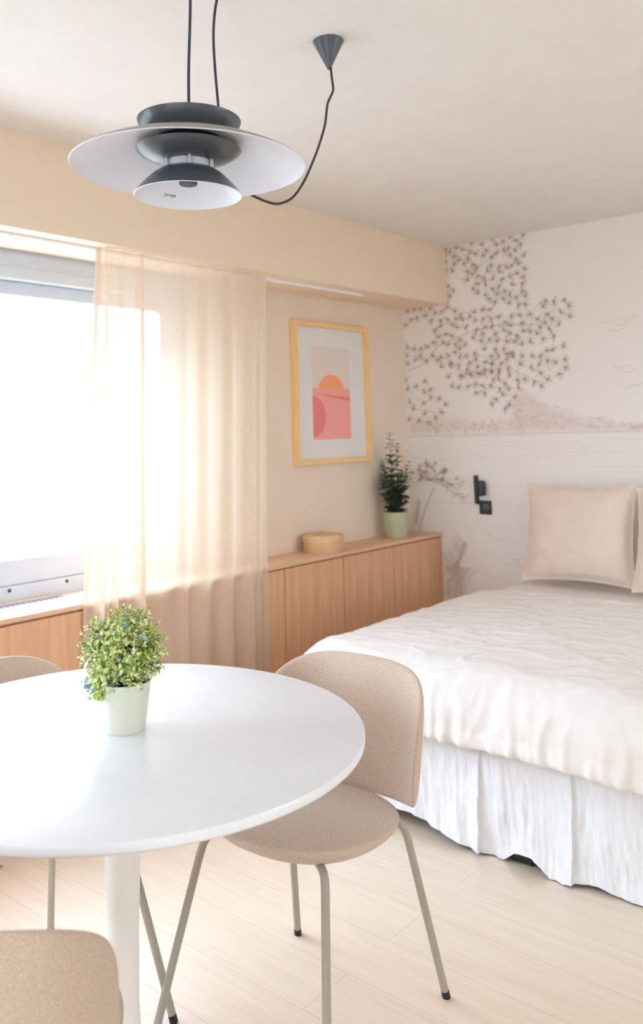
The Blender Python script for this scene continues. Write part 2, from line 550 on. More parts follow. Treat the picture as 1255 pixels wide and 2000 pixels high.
# mural wall: colour attribute painted as strokes of a printed wallpaper
def mural_wall():
    gx = np.unique(np.round(np.concatenate([np.arange(XW, -1.0, .004), np.arange(-1.0, XR+.01, .1), [XR]]), 4))
    gz = np.unique(np.round(np.concatenate([np.arange(0, .34, .05), np.arange(.34, ZC, .004), [ZC]]), 4))
    X, Z = np.meshgrid(gx, gz)
    base = np.array(lin(239, 234, 229)[:3])
    col = np.ones(X.shape+(3,))*base
    rnd = random.Random(5)

    def stroke(pts, r, alpha, c, soft=.004):
        cc = np.array(lin(*c)[:3])
        P = np.array(pts, float)
        lo, hi = P.min(0)-r-soft*2, P.max(0)+r+soft*2
        i0, i1 = np.searchsorted(gx, lo[0]), np.searchsorted(gx, hi[0])
        k0, k1 = np.searchsorted(gz, lo[1]), np.searchsorted(gz, hi[1])
        if i1 <= i0 or k1 <= k0:
            return
        xs, zs = X[k0:k1, i0:i1], Z[k0:k1, i0:i1]
        D = np.full(xs.shape, 9.)
        for (ax, az), (bx, bz) in zip(P[:-1], P[1:]):
            dx, dz = bx-ax, bz-az
            t = np.clip(((xs-ax)*dx+(zs-az)*dz)/(dx*dx+dz*dz+1e-12), 0, 1)
            D = np.minimum(D, np.hypot(xs-ax-t*dx, zs-az-t*dz))
        a = alpha*np.clip((r+soft-D)/(2*soft), 0, 1)[..., None]
        col[k0:k1, i0:i1] = col[k0:k1, i0:i1]*(1-a)+cc*a

    def wash(poly, alpha, c, soft):
        cc = np.array(lin(*c)[:3])
        P = poly
        inside = np.zeros(X.shape, bool)
        D = np.full(X.shape, 9.)
        for (ax, az), (bx, bz) in zip(P, P[1:]+P[:1]):
            cond = ((az > Z) != (bz > Z))
            xi = ax+(Z-az)*(bx-ax)/((bz-az) if bz != az else 1e-9)
            inside ^= cond & (X < xi)
            dx, dz = bx-ax, bz-az
            t = np.clip(((X-ax)*dx+(Z-az)*dz)/(dx*dx+dz*dz+1e-12), 0, 1)
            D = np.minimum(D, np.hypot(X-ax-t*dx, Z-az-t*dz))
        s = np.where(inside, D, -D)
        a = alpha*np.clip(s/soft+.3, 0, 1)[..., None]
        col[:] = col*(1-a)+cc*a

    # misty hills, water line and ripples
    wash([(-2.36, 1.50), (-2.30, 1.565), (-2.242, 1.56), (-2.17, 1.51), (-2.093, 1.468), (-1.98, 1.43), (-1.863, 1.385), (-1.72, 1.365), (-1.55, 1.355), (-1.2, 1.40), (-.6, 1.36), (-.6, 1.325), (-2.34, 1.325)], .30, (196, 164, 140), .06)
    wash([(-3.08, 1.42), (-2.8, 1.45), (-2.5, 1.40), (-2.3, 1.42), (-2.3, 1.32), (-3.08, 1.31)], .22, (196, 168, 148), .06)
    for _ in range(420):
        x, t = rnd.uniform(-3.05, -1.1), rnd.random()
        h = 1.335+t*max(.03, .2-abs(x+2.27)*.28 if x > -2.36 else .07)
        stroke([(x, h), (x+rnd.uniform(-.02, .02), h+rnd.uniform(-.012, .012))], .003, .28, (184, 152, 130), .005)
    stroke([(XW, 1.311), (-1.0, 1.332)], .0015, .5, (170, 146, 130))
    for k in range(16):
        z = 1.30-.014*k*(1+.06*k)
        x = rnd.uniform(-3.0, -1.6)
        stroke([(x, z), (min(-1.0, x+rnd.uniform(.4, 1.0)), z+.008)], .002, .16, (186, 166, 150))
    # birds
    for x, z in ((-1.742, 1.917), (-1.70, 1.87), (-1.67, 1.90), (-1.64, 1.93), (-1.69, 1.665), (-1.66, 1.64), (-1.655, 1.556), (-1.62, 1.57)):
        stroke([(x-.045, z+.008), (x, z), (x+.04, z+.014)], .0018, .30, (160, 142, 130))
    BR = (140, 118, 102)

    def inpoly(p, poly):
        r = False
        for (ax, az), (bx, bz) in zip(poly, poly[1:]+poly[:1]):
            if (az > p[1]) != (bz > p[1]) and p[0] < ax+(p[1]-az)*(bx-ax)/(bz-az):
                r = not r
        return r

    def cluster(poly, gap, seeds, a=1.0, n=6000):
        pts = list(seeds)
        nb = len(pts)
        xs, zs = [p[0] for p in poly], [p[1] for p in poly]
        for _ in range(n):
            p = (rnd.uniform(min(xs), max(xs)), rnd.uniform(min(zs), max(zs)))
            if inpoly(p, poly) and all(math.hypot(p[0]-q[0], p[1]-q[1]) > gap for q in pts):
                q = min(pts, key=lambda q: math.hypot(p[0]-q[0], p[1]-q[1]))
                if math.hypot(p[0]-q[0], p[1]-q[1]) < gap*2.6:
                    mx_, mz_ = (p[0]+q[0])/2+rnd.uniform(-.008, .008), (p[1]+q[1])/2+rnd.uniform(-.008, .008)
                    stroke([q, (mx_, mz_), p], .0022, .20*a, BR, .004)
                    pts.append(p)
        for p in pts[nb:]:
            d0 = rnd.uniform(-PI, PI)
            stroke([p, (p[0]+.004*math.cos(d0), p[1]+.004*math.sin(d0))], .006, .50*a, rnd.choice([(104, 88, 74), (126, 106, 88), (142, 124, 100), (110, 94, 88)]), .007)
            stroke([p, (p[0]+.001, p[1])], .020, .13*a, (176, 148, 128), .016)
            for _ in range(11):
                an = d0+rnd.uniform(-1.5, 1.5)
                L = rnd.uniform(.018, .038)
                stroke([p, (p[0]+L*math.cos(an), p[1]+L*math.sin(an))], .0018, .34*a, (140, 120, 104), .004)

    A = [(-2.76, 2.50), (-2.203, 2.50), (-2.228, 2.059), (-2.44, 2.114), (-2.60, 2.20), (-2.62, 2.36), (-2.68, 2.42), (-2.70, 2.14), (-2.76, 2.14)]
    cluster(A, .040, [(-2.5, 2.35), (-2.42, 2.3), (-2.35, 2.38), (-2.72, 2.3)])
    B = [(-3.081, 2.20), (-2.793, 2.16), (-2.60, 2.05), (-2.50, 2.09), (-2.38, 2.02), (-2.179, 2.04), (-2.05, 2.12), (-1.957, 2.073), (-1.954, 1.984), (-2.06, 1.87), (-2.30, 1.83), (-2.45, 1.62), (-2.673, 1.676), (-2.78, 1.80), (-3.078, 1.77), (-3.078, 1.90), (-2.92, 1.87), (-2.84, 1.93), (-2.88, 2.05), (-2.96, 2.07), (-3.06, 2.03)]
    cluster(B, .042, [(-2.84, 1.86), (-2.62, 1.93), (-2.4, 1.97), (-2.2, 1.95), (-2.05, 2.03)])
    Cc = [(-2.84, 1.80), (-2.569, 1.69), (-2.36, 1.80), (-2.20, 1.78), (-2.011, 1.81), (-1.975, 1.71), (-2.147, 1.57), (-2.25, 1.62), (-2.36, 1.46), (-2.45, 1.455), (-2.543, 1.56), (-2.749, 1.61)]
    cluster(Cc, .044, [(-2.7, 1.72), (-2.5, 1.66), (-2.3, 1.68), (-2.1, 1.68)])
    D = [(-3.078, 1.68), (-2.93, 1.66), (-2.80, 1.56), (-2.79, 1.45), (-2.84, 1.39), (-3.07, 1.39)]
    cluster(D, .052, [(-3.0, 1.55), (-2.9, 1.5)])
    for path, r in (([(-3.07, 2.10), (-3.02, 2.16), (-2.93, 2.17), (-2.82, 2.17)], .006), ([(-3.03, 2.15), (-3.06, 2.06)], .005), ([(-2.93, 2.17), (-2.90, 2.08)], .005),
                    ([(-3.07, 1.73), (-2.96, 1.76), (-2.88, 1.82), (-2.83, 1.87), (-2.72, 1.91), (-2.58, 1.95), (-2.42, 1.97), (-2.28, 1.96), (-2.16, 1.95), (-2.06, 2.02)], .006),
                    ([(-2.88, 1.82), (-2.78, 1.80), (-2.70, 1.73), (-2.62, 1.68), (-2.55, 1.66)], .005), ([(-2.55, 1.80), (-2.40, 1.75), (-2.30, 1.68), (-2.18, 1.62)], .004),
                    ([(-2.83, 1.87), (-2.84, 1.96), (-2.80, 2.02)], .005), ([(-2.5, 2.10), (-2.47, 2.02), (-2.44, 1.97)], .004), ([(-2.62, 2.44), (-2.52, 2.34), (-2.44, 2.38), (-2.38, 2.42)], .004),
                    ([(-2.52, 2.34), (-2.56, 2.28), (-2.64, 2.28)], .004), ([(-3.06, 1.50), (-2.98, 1.48), (-2.86, 1.46)], .004), ([(-2.2, 1.95), (-2.17, 2.05), (-2.12, 2.08)], .003)):
        stroke(path, r*.55, .42, BR, .004)
    # umbel flower on its stem, feather grasses below
    o = (-2.935, 1.035)
    stroke([(-3.02, .73), (-2.97, .86), (-2.90, .99)], .005, .45, (142, 116, 100))
    for k in range(34):
        an, L = rnd.uniform(-.5, 3.6), rnd.uniform(.05, .19)
        p = (o[0]+L*1.15*math.cos(an), o[1]+L*.6*math.sin(an)+.01)
        stroke([o, ((o[0]+p[0])/2, (o[1]+p[1])/2+.006), p], .002, .34, (148, 120, 104), .003)
        stroke([p, (p[0]+.004, p[1])], .008, .42, (126, 98, 92), .006)
        for _ in range(6):
            a2 = rnd.uniform(0, 2*PI)
            stroke([p, (p[0]+.024*math.cos(a2), p[1]+.024*math.sin(a2))], .0016, .34, (140, 112, 104), .003)
    for path in ([o, (-2.83, 1.01), (-2.72, 1.02)], [(-2.83, 1.01), (-2.76, .96), (-2.71, .94)]):
        stroke(path, .003, .5, (130, 106, 92))
    for px_, pz_ in ((-2.70, 1.03), (-2.70, .94), (-2.74, .96), (-2.80, 1.0)):
        for _ in range(12):
            a2 = rnd.uniform(0, 2*PI)
            stroke([(px_, pz_), (px_+.045*math.cos(a2), pz_+.045*math.sin(a2))], .0015, .3, (140, 114, 104), .003)
    stroke([(-3.045, .77), (-3.03, .84), (-3.02, .90)], .014, .45, (150, 118, 114), .014)
    stroke([(-2.765, .53), (-2.725, .60), (-2.70, .66)], .010, .55, (128, 108, 108), .014)
    stroke([(-2.83, .50), (-2.79, .495), (-2.755, .53)], .012, .40, (140, 110, 104), .016)
    for k in range(110):
        t = rnd.random()
        x, z = -2.83+.13*t, .50+.16*t*t
        stroke([(x, z), (x-.03-.05*rnd.random(), z+.03+.07*rnd.random())], .0016, .13, (150, 124, 116), .003)
        x0 = rnd.uniform(-2.86, -2.72)
        stroke([(x0, .34), (x0+rnd.uniform(-.03, .05), .42), (x0+rnd.uniform(-.06, .13), .52)], .0018, .17, (178, 146, 128), .003)
    for k in range(10):
        x, z = rnd.uniform(-2.65, -2.2), rnd.uniform(.5, .8)
        stroke([(x, z), (x+.06, z-.02), (x+.14, z-.015)], .002, .2, (170, 160, 158), .003)

    nx, nz = len(gx), len(gz)
    co = np.stack([X, np.full_like(X, YW), Z], -1).reshape(-1, 3)
    i = np.arange(nx*nz).reshape(nz, nx)
    q = np.stack([i[:-1, :-1], i[:-1, 1:], i[1:, 1:], i[1:, :-1]], -1).reshape(-1, 4)
    # give the wall its thickness
    n0 = nx*nz
    back = np.array([[XW, YW+.2, 0], [XR, YW+.2, 0], [XR, YW+.2, ZC], [XW, YW+.2, ZC]])
    co = np.concatenate([co, back])
    extra = [[n0+1, n0, n0+3, n0+2]]
    me = bpy.data.meshes.new('wall_back')
    q = np.concatenate([q, np.array(extra)])
    me.vertices.add(len(co))
    me.vertices.foreach_set('co', co.astype(np.float32).ravel())
    me.loops.add(q.size)
    me.loops.foreach_set('vertex_index', q.astype(np.int32).ravel())
    me.polygons.add(len(q))
    me.polygons.foreach_set('loop_start', np.arange(0, q.size, 4, dtype=np.int32))
    me.update(calc_edges=True)
    ca = me.color_attributes.new('print', 'FLOAT_COLOR', 'POINT')
    buf = np.ones((len(co), 4), np.float32)
    buf[:n0, :3] = col.reshape(-1, 3)
    buf[n0:, :3] = base
    ca.data.foreach_set('color', buf.ravel())
    me.materials.append(M['mural'])
    o2 = bpy.data.objects.new('wall_back', me)
    COL.objects.link(o2)
    struct(o2, 'white mural wall behind the bed printed with branches and hills', 'wall')


mural_wall()

# ------------------------------------------------------------------ window in the left wall
win = bpy.data.objects.new('window_1', None)
COL.objects.link(win)
win.location = (-3.16, 1.1, WZ0)
struct(win, 'white sliding window beside the curtain', 'window')
L0 = Vector(win.location)


def wpart(mb, name, mt):
    o = mb.build(name, mt, smooth=False)
    o.location = -L0
    o.parent = win
    return o


xf, xb = -3.13, -3.22
YM = .9                                            # meeting stile of the two sashes
wpart(MB().box((xb, WY0, 2.012), (xf+.03, WY1, WZ1), .004).box((xb, WY0, 2.066), (xf+.036, WY1, 2.072)), 'shutter_box', M['upvc_grey'])
wpart(MB().box((xb, WY0, .70), (xf, WY1, .778), .003).box((xb, WY1-.07, .778), (xf, WY1, 2.012), .003).box((xb, WY0, .778), (xf, WY0+.07, 2.012), .003), 'window_frame', M['upvc'])
for ya, yb, dx in ((YM-.05, WY1-.05, 0), (WY0+.05, YM+.05, -.04)):
    s = MB()
    x1, x0 = xf-.012+dx, xf-.052+dx
    s.box((x0, ya, .778), (x1, yb, .880), .004).box((x0, ya, 1.952), (x1, yb, 2.012), .004)
    s.box((x0, yb-.13, .880), (x1, yb, 1.952), .004).box((x0, ya, .880), (x1, ya+.10, 1.952), .004)
    so = wpart(s, 'sash', M['upvc'])
    po = MB().box((x0+.016, ya+.09, .875), (x0+.022, yb-.12, 1.956)).build('pane', M['glass'], smooth=False)
    po.parent = so
for y in (1.90, 2.17, 1.2, .4):
    h = wpart(MB().lathe([(0, 0), (.007, 0), (.007, .004), (0, .004)], 12), 'drain_hole', M['dark_hole'])
    h.rotation_euler = (0, PI/2, 0)
    h.location = Vector((xf-.001, y, .762))-L0

w2 = bpy.data.objects.new('fill_window_rear', None)  # unseen window added for frontal fill light
COL.objects.link(w2)
w2.location = (-.2, YF-.1, .15)
struct(w2, 'tall white fill-light window added unseen behind the viewer', 'window')
f2 = MB()
for a, b2 in (((-1.2, -.03, 0), (-1.13, .03, 2.2)), ((1.13, -.03, 0), (1.2, .03, 2.2)), ((-1.13, -.03, 0), (1.13, .03, .07)), ((-1.13, -.03, 2.13), (1.13, .03, 2.2)), ((-.05, -.03, .07), (.05, .03, 2.13))):
    f2.box(a, b2, .004)
f2.build('window_frame', M['upvc'], w2, smooth=False)
MB().box((-1.13, -.004, .07), (-.05, .004, 2.13)).box((.05, -.004, .07), (1.13, .004, 2.13)).build('pane', M['glass'], w2, smooth=False)

w3 = bpy.data.objects.new('fill_window_side', None)  # unseen window added to brighten the bed end of the room
COL.objects.link(w3)
w3.location = (XR+.1, 3.2, .6)
struct(w3, 'white fill-light window added unseen in the right wall', 'window')
f2 = MB()
for a, b2 in (((-.03, -.9, 0), (.03, -.83, 1.7)), ((-.03, .83, 0), (.03, .9, 1.7)), ((-.03, -.83, 0), (.03, .83, .07)), ((-.03, -.83, 1.63), (.03, .83, 1.7))):
    f2.box(a, b2, .004)
f2.build('window_frame', M['upvc'], w3, smooth=False)
MB().box((-.004, -.83, .07), (.004, .83, 1.63)).build('pane', M['glass'], w3, smooth=False)

# ------------------------------------------------------------------ outside
rail = thing('balcony_railing', 'white metal balcony railing outside the window', 'railing', (-4.0, 1.5, 0))
MB().tube([(0, -3, .915), (0, 3, .915)], .028, 12).build('top_rail', M['rail_white'], rail)
MB().tube([(0, -3, .10), (0, 3, .10)], .018, 10).build('bottom_rail', M['rail_white'], rail)
for k in range(7):
    MB().tube([(0, -3+k, -.15), (0, -3+k, .90)], .018, 10).build('post', M['rail_white'], rail)
MB().box((-.9, -4, -.35), (.75, 4, -.15)).build('balcony_slab', M['facade'], rail, smooth=False)
bld = thing('building', 'pale overexposed building across the street outside the window', 'building', (-13, 8, -9))
MB().box((-4, -14, 0), (0, 14, 16)).build('facade', M['facade'], bld, smooth=False)
for y0, y1, z0, z1 in ((-.75, -.15, 8.30, 9.02), (-.05, .10, 8.30, 8.98), (.35, .9, 8.30, 9.0), (-1.75, -1.1, 8.3, 9.16), (-2.9, -2.3, 8.2, 9.15)):
    fr = MB().box((.0, y0, z0), (.03, y1, z1)).build('window', M['facade_glass'], bld, smooth=False)
struct(MB().box((-30, -20, -9.2), (-3.4, 40, -9)).build('street', M['street'], smooth=False), 'pale street far below the balcony', 'street')

# ------------------------------------------------------------------ curtain and its track
trk = MB().box((-2.850, WY0-.2, 2.118), (-2.826, 3.95, 2.132), .003).build('curtain_track', M['rail_white'], smooth=False)
tag(trk, 'thin white curtain track under the dropped beam', 'curtain track')


def curtain():
    n, nz = 420, 90
    rows = []
    pin = [(2.112, .075, .008), (2.200, .050, .010), (2.295, .090, .009), (2.165, .016, .014), (2.265, .012, .018)]
    soft = [(2.45, .012, .06), (2.575, .026, .020), (2.69, .034, .032), (2.845, .050, .028), (2.985, .046, .020), (3.055, .022, .016)]
    for j in range(nz+1):
        t = j/nz                                   # 0 top, 1 bottom
        z = 2.1305-2.108*t
        row = []
        for i in range(n+1):
            s = i/n
            y0_ = 2.083-.030*min(1, t*1.4)
            y = y0_+(3.105+.02*t-y0_)*s
            d = 0
            for c, a, wd in pin:
                cc = c+.03*t*max(0, c-2.2)/.1+.006*math.sin(5*t+c*9)
                d += a*(.4+.9*t)*math.exp(-((y-cc)/wd)**2)
            for c, a, wd in soft:
                cc = c+.006*math.sin(3*t+c*7)
                w2_ = wd*(1+.5*t)
                d += a*(.45+.75*t)*math.exp(-((y-cc)/w2_)**2)
            d += .006*math.sin(y*21+2*t)*(.3+t)
            d += .012*fbm(y*5, z*1.0, 3.3, 3)*(.2+t)
            ln = max(0, min(1, (2.13-z)/1.41))
            row.append((max(-2.851, -2.816-.036*ln+d*(1-.25*ln)), y, z))
        rows.append(row)
    o = MB().grid(rows).build('curtain', M['curtain'])
    hem = [[(q[0]-.004+.002*(k == 1), q[1]+.0002, q[2]) for k, q in enumerate((rw[0], rw[4], rw[9]))] for rw in rows]
    MB().grid(hem).build('side_hem', M['curtain'], o)
    tag(o, 'half-sheer beige curtain hanging at the right end of the window', 'curtain')


curtain()

# ------------------------------------------------------------------ low oak cabinets under the window and print
XC = -2.862
wt = thing('worktop', 'continuous oak top along the low cabinets under window and print', 'worktop', (XC, 2, .70))
def wt_part(mb, name, mt):
    o = mb.build(name, mt, smooth=False)
    o.parent = wt
    o.location = -Vector(wt.location)
    return o
s = MB()
s.box((-3.04, -.8, .70), (XC+.006, YW, .719), .0015)
s.box((XW, 2.1, .70), (-3.04, YW, .719)).box((-3.128, -.8, .70), (-3.095, 2.1, .719))
wt_part(s, 'board', M['oak_top'])
g = MB()
for k in range(116):
    y = -.79+k*.025
    g.box((-3.094, y, .702), (-3.041, y+.012, .716))
g.box((-3.094, -.8, .7005), (-3.041, 2.1, .703))
wt_part(g, 'radiator_grille', M['grille'])
names = [(4.20, YW-.002, 'oak cabinet with a plain door at the far right against the mural wall'),
         (3.73, 4.20, 'oak cabinet with a plain door below the eucalyptus pot'),
         (3.252, 3.73, 'oak cabinet with a plain door below the round bamboo box'),
         (2.67, 3.252, 'oak cabinet partly covered by the right edge of the curtain'),
         (2.095, 2.67, 'oak cabinet hidden behind the curtain'),
         (.9, 2.095, 'wide oak cabinet panel under the window left of the curtain')]
for ya, yb, lab in names:
    c = thing('cabinet', lab, 'cabinet', (XC, (ya+yb)/2, 0), 0, 'low oak cabinets along the window wall')
    h = (yb-ya)/2
    MB().box((-.20, -h+.001, .06), (-.02, h-.001, .698)).box((-.20, -h+.001, 0), (-.05, h-.001, .06)).build('body', M['oak'], c, smooth=False)
    MB().box((-.0185, -h+.0032, .065), (0, h-.0032, .691), .001).build('door', M['oak'], c, smooth=False)

# round bamboo box
bx = thing('bamboo_box', 'round lidded bamboo box on the oak cabinet top', 'box', (-2.966, 3.69, .7192))
MB().lathe([(0, 0), (.104, 0), (.107, .004), (.107, .064), (.102, .064), (.102, .006), (0, .006)], 56).build('body', M['bamboo'], bx)
MB().lathe([(.1075, .056), (.112, .057), (.112, .086), (.109, .090), (.03, .095), (0, .095)], 56).build('lid', M['bamboo'], bx)
MB().tube([(-.03, 0, .094), (-.02, 0, .104), (.02, 0, .104), (.03, 0, .094)], .004, 8).build('handle', M['bamboo'], bx)


# ------------------------------------------------------------------ leaves
def leaf(mb, p, d, nrm, L, W, mi=0, cup=.15):
    d = d.normalized()
    side = d.cross(nrm)
    if side.length < 1e-4:
        side = d.cross(Vector((1, 0, 0)))
    side.normalize()
    n2 = side.cross(d).normalized()
    a = p
    b1 = p+d*L*.35+side*W*.5+n2*cup*W
    b2 = p+d*L*.35-side*W*.5+n2*cup*W
    m1 = p+d*L*.4
    c1 = p+d*L*.72+side*W*.38+n2*cup*W*.5
    c2 = p+d*L*.72-side*W*.38+n2*cup*W*.5
    t = p+d*L-n2*cup*W*.6
    m2 = p+d*L*.72-n2*.02*L
    mb.add([a, b1, c1, t, c2, b2, m1, m2], [(0, 1, 6), (0, 6, 5), (1, 2, 7, 6), (6, 7, 4, 5), (2, 3, 7), (7, 3, 4)], mi)


def rvec(r):
    return Vector((r.gauss(0, 1), r.gauss(0, 1), r.gauss(0, 1))).normalized()


# eucalyptus in its pot
eu = thing('potted_eucalyptus', 'tall dark green eucalyptus in a sage pot on the cabinet', 'plant', (-2.962, 4.385, .7192))
MB().lathe([(0, 0), (.060, 0), (.063, .004), (.078, .148), (.080, .152), (.074, .152), (.072, .135), (0, .135)], 48).build('pot', M['pot_green'], eu)
MB().lathe([(.0735, .136), (.05, .139), (0, .140)], 32).build('soil', M['soil'], eu)
r = random.Random(11)
lv, st = MB(), MB()
for k in range(17):
    H = [.63, .56, .48, .45, .43, .42, .40, .39, .38, .36, .46, .35, .33, .41, .30, .37, .26][k] - .14
    R = 1.3*[.02, .04, .075, .055, .05, .06, .055, .03, .05, .05, .08, .05, .03, .04, .06, .02, .05][k]
    a = [2.6, -.6, 2.3, .6, -2.0, 1.5, -1.2, 3.0, .1, -2.6, 2.8, .9, -1.6, -.3, 2.2, 1.0, -2.9][k]
    base = Vector((.02*math.cos(a), .02*math.sin(a), .137))
    path = [base+Vector((R*math.cos(a)*t**1.3, R*math.sin(a)*t**1.3, H*t)) for t in [q/9 for q in range(10)]]
    st.tube(path, [.003*(1-.7*q/9) for q in range(10)], 6)
    nn = int(H/.021)
    for q in range(nn):
        t = (q+.6)/nn
        p = path[min(8, int(t*9))].lerp(path[min(9, int(t*9)+1)], t*9-int(t*9))
        an = q*1.6+r.uniform(-.5, .5)
        sz = (.056 if t < .65 else .056-.034*(t-.65)/.35)*r.uniform(.8, 1.15)
        for s2 in (0, PI):
            d = Vector((math.cos(an+s2), math.sin(an+s2), r.uniform(-.35, .55)))
            leaf(lv, p, d, Vector((0, 0, 1)), sz, sz*.8)
st.build('stem', M['stem'], eu)
lv.build('foliage', M['dark_leaf'], eu, smooth=False)

# ------------------------------------------------------------------ framed print
fy0, fy1, fz0, fz1 = 3.588, 4.288, 1.175, 1.978
pf = thing('picture_frame', 'pine frame with a coral sunset print on the beige wall', 'picture', (XW, (fy0+fy1)/2, fz0))
hw, hh = (fy1-fy0)/2, fz1-fz0
t = .028
f = MB()
f.box((.001, -hw, 0), (.036, -hw+t, hh), .0012).box((.001, hw-t, 0), (.036, hw, hh), .0012)
f.box((.001, -hw+t, 0), (.036, hw-t, t), .0012).box((.001, -hw+t, hh-t), (.036, hw-t, hh), .0012)
f.build('frame', M['frame_wood'], pf, smooth=False)
MB().box((.002, -hw+t, t), (.008, hw-t, hh-t)).build('mount', M['paper'], pf, smooth=False)
art = MB()
ay0, ay1 = 3.762-.5*(fy0+fy1), 4.113-.5*(fy0+fy1)
az0, azm, az1 = 1.312-fz0, 1.604-fz0, 1.842-fz0
art.box((.008, ay0, azm), (.0088, ay1, az1), mi=0)
art.box((.008, ay0, az0), (.0090, ay1, azm), mi=1)


def arc_poly(cx, cz, rad, a0, a1, x, mi, yclip=None, th=.0006):
    pts = []
    for k in range(29):
        a = a0+(a1-a0)*k/28
        pts.append((cx+rad*math.cos(a), cz+rad*math.sin(a)))
    n = len(pts)
    vs = [(x, p[0], p[1]) for p in pts]+[(x+th, p[0], p[1]) for p in pts]
    fs = [tuple(range(n, 2*n)), tuple(reversed(range(n)))]+[(k, (k+1) % n, n+(k+1) % n, n+k) for k in range(n)]
    art.add(vs, fs, mi)


arc_poly((ay0+ay1)/2-.0, azm-.055, .135, math.radians(24), math.radians(156), .0088, 2)
arc_poly(ay0, az0+.13, .115, -PI/2, PI/2, .0090, 3)
# a pale wave near the top of the sea and a rose shadow under it
wave = [(ay0, azm-.03), (ay0+.12, azm-.045), (ay0+.24, azm-.06), (ay1, azm-.072), (ay1, azm-.05), (ay0+.24, azm-.045), (ay0+.12, azm-.038)]
art.add([(.0094, y, z) for y, z in wave], [tuple(range(len(wave)))], 3)
art.build('print', [M['print_sky'], M['print_pink'], M['print_sun'], M['print_rose']], pf, smooth=False)

# ------------------------------------------------------------------ wall lamp and switch by the bed
wl = thing('reading_lamp', 'slim black reading lamp on the mural wall by the bed', 'wall lamp', (-2.60, YW, .905))
MB().box((-.011, -.022, 0), (.011, -.001, .168), .002).build('back_bar', M['plate'], wl, smooth=False)
MB().lathe([(0, .05), (.018, .05), (.024, .054), (.026, .066), (.026, .125), (.023, .136), (.014, .140), (0, .140)], 32, (.043, -.032, 0)).build('lamp_head', M['plate'], wl)
MB().tube([(.0, -.016, .095), (.03, -.03, .095)], .008, 10).build('joint', M['plate_light'], wl)
ws = thing('wall_switch', 'square black switch plate below the reading lamp', 'switch', (-2.549, YW, .844))
MB().box((-.040, -.010, 0), (.040, -.0005, .082), .003).build('plate', M['plate'], ws, smooth=False)
MB().lathe([(0, 0), (.021, 0), (.023, .002), (.023, .004), (.020, .005), (0, .005)], 28).build('rocker', M['plate_light'], ws, (.004, -.009, .043)).rotation_euler = (PI/2, 0, 0)

# ------------------------------------------------------------------ bed
BX0, BX1, BY0, BY1 = -2.26, -.66, 2.66, 4.70
bed = thing('bed', 'double bed with a white linen skirt against the mural wall', 'bed', (-1.46, 3.68, 0))
def bpart(mb, name, mt, smooth=True):
    o = mb.build(name, mt, bed, smooth=smooth)
    o.location = (1.46, -3.68, 0)
    return o


bpart(MB().box((BX0+.04, BY0+.04, .09), (BX1-.04, BY1, .29), .01), 'base', M['skirt'], False)


def rrect(hx, hy, rad, n=10):
    pts = []
    for cx, cy, a0 in ((hx-rad, hy-rad, 0), (-hx+rad, hy-rad, PI/2), (-hx+rad, -hy+rad, PI), (hx-rad, -hy+rad, 1.5*PI)):
        for k in range(n+1):
            a = a0+PI/2*k/n
            pts.append((cx+rad*math.cos(a), cy+rad*math.sin(a)))
    return pts


mt_ = MB()
rows = []
cxm, cym = (BX0+BX1)/2, (BY0+BY1)/2
for ins, z in ((.05, .29), (.01, .30), (0, .33), (0, .48), (.012, .505), (.05, .52)):
    rows.append([(cxm+x, cym+y, z) for x, y in rrect((BX1-BX0)/2-ins, (BY1-BY0)/2-ins, .09-ins*.5)])
mt_.grid(rows, loop=True)
mt_.add([rows[-1][k] for k in range(len(rows[-1]))], [tuple(range(len(rows[-1])))])
bpart(mt_, 'mattress', M['duvet'])
for x, y in ((-1.37, BY0-.004), (-1.53, BY0+.02), (BX0+.1, BY0+.12), (BX1-.1, BY0+.12), (BX0+.1, BY1-.1), (BX1-.1, BY1-.1)):
    bpart(MB().box((x-.04, y, 0), (x+.04, y+.07, .09), .006), 'leg', M['cap'], False)


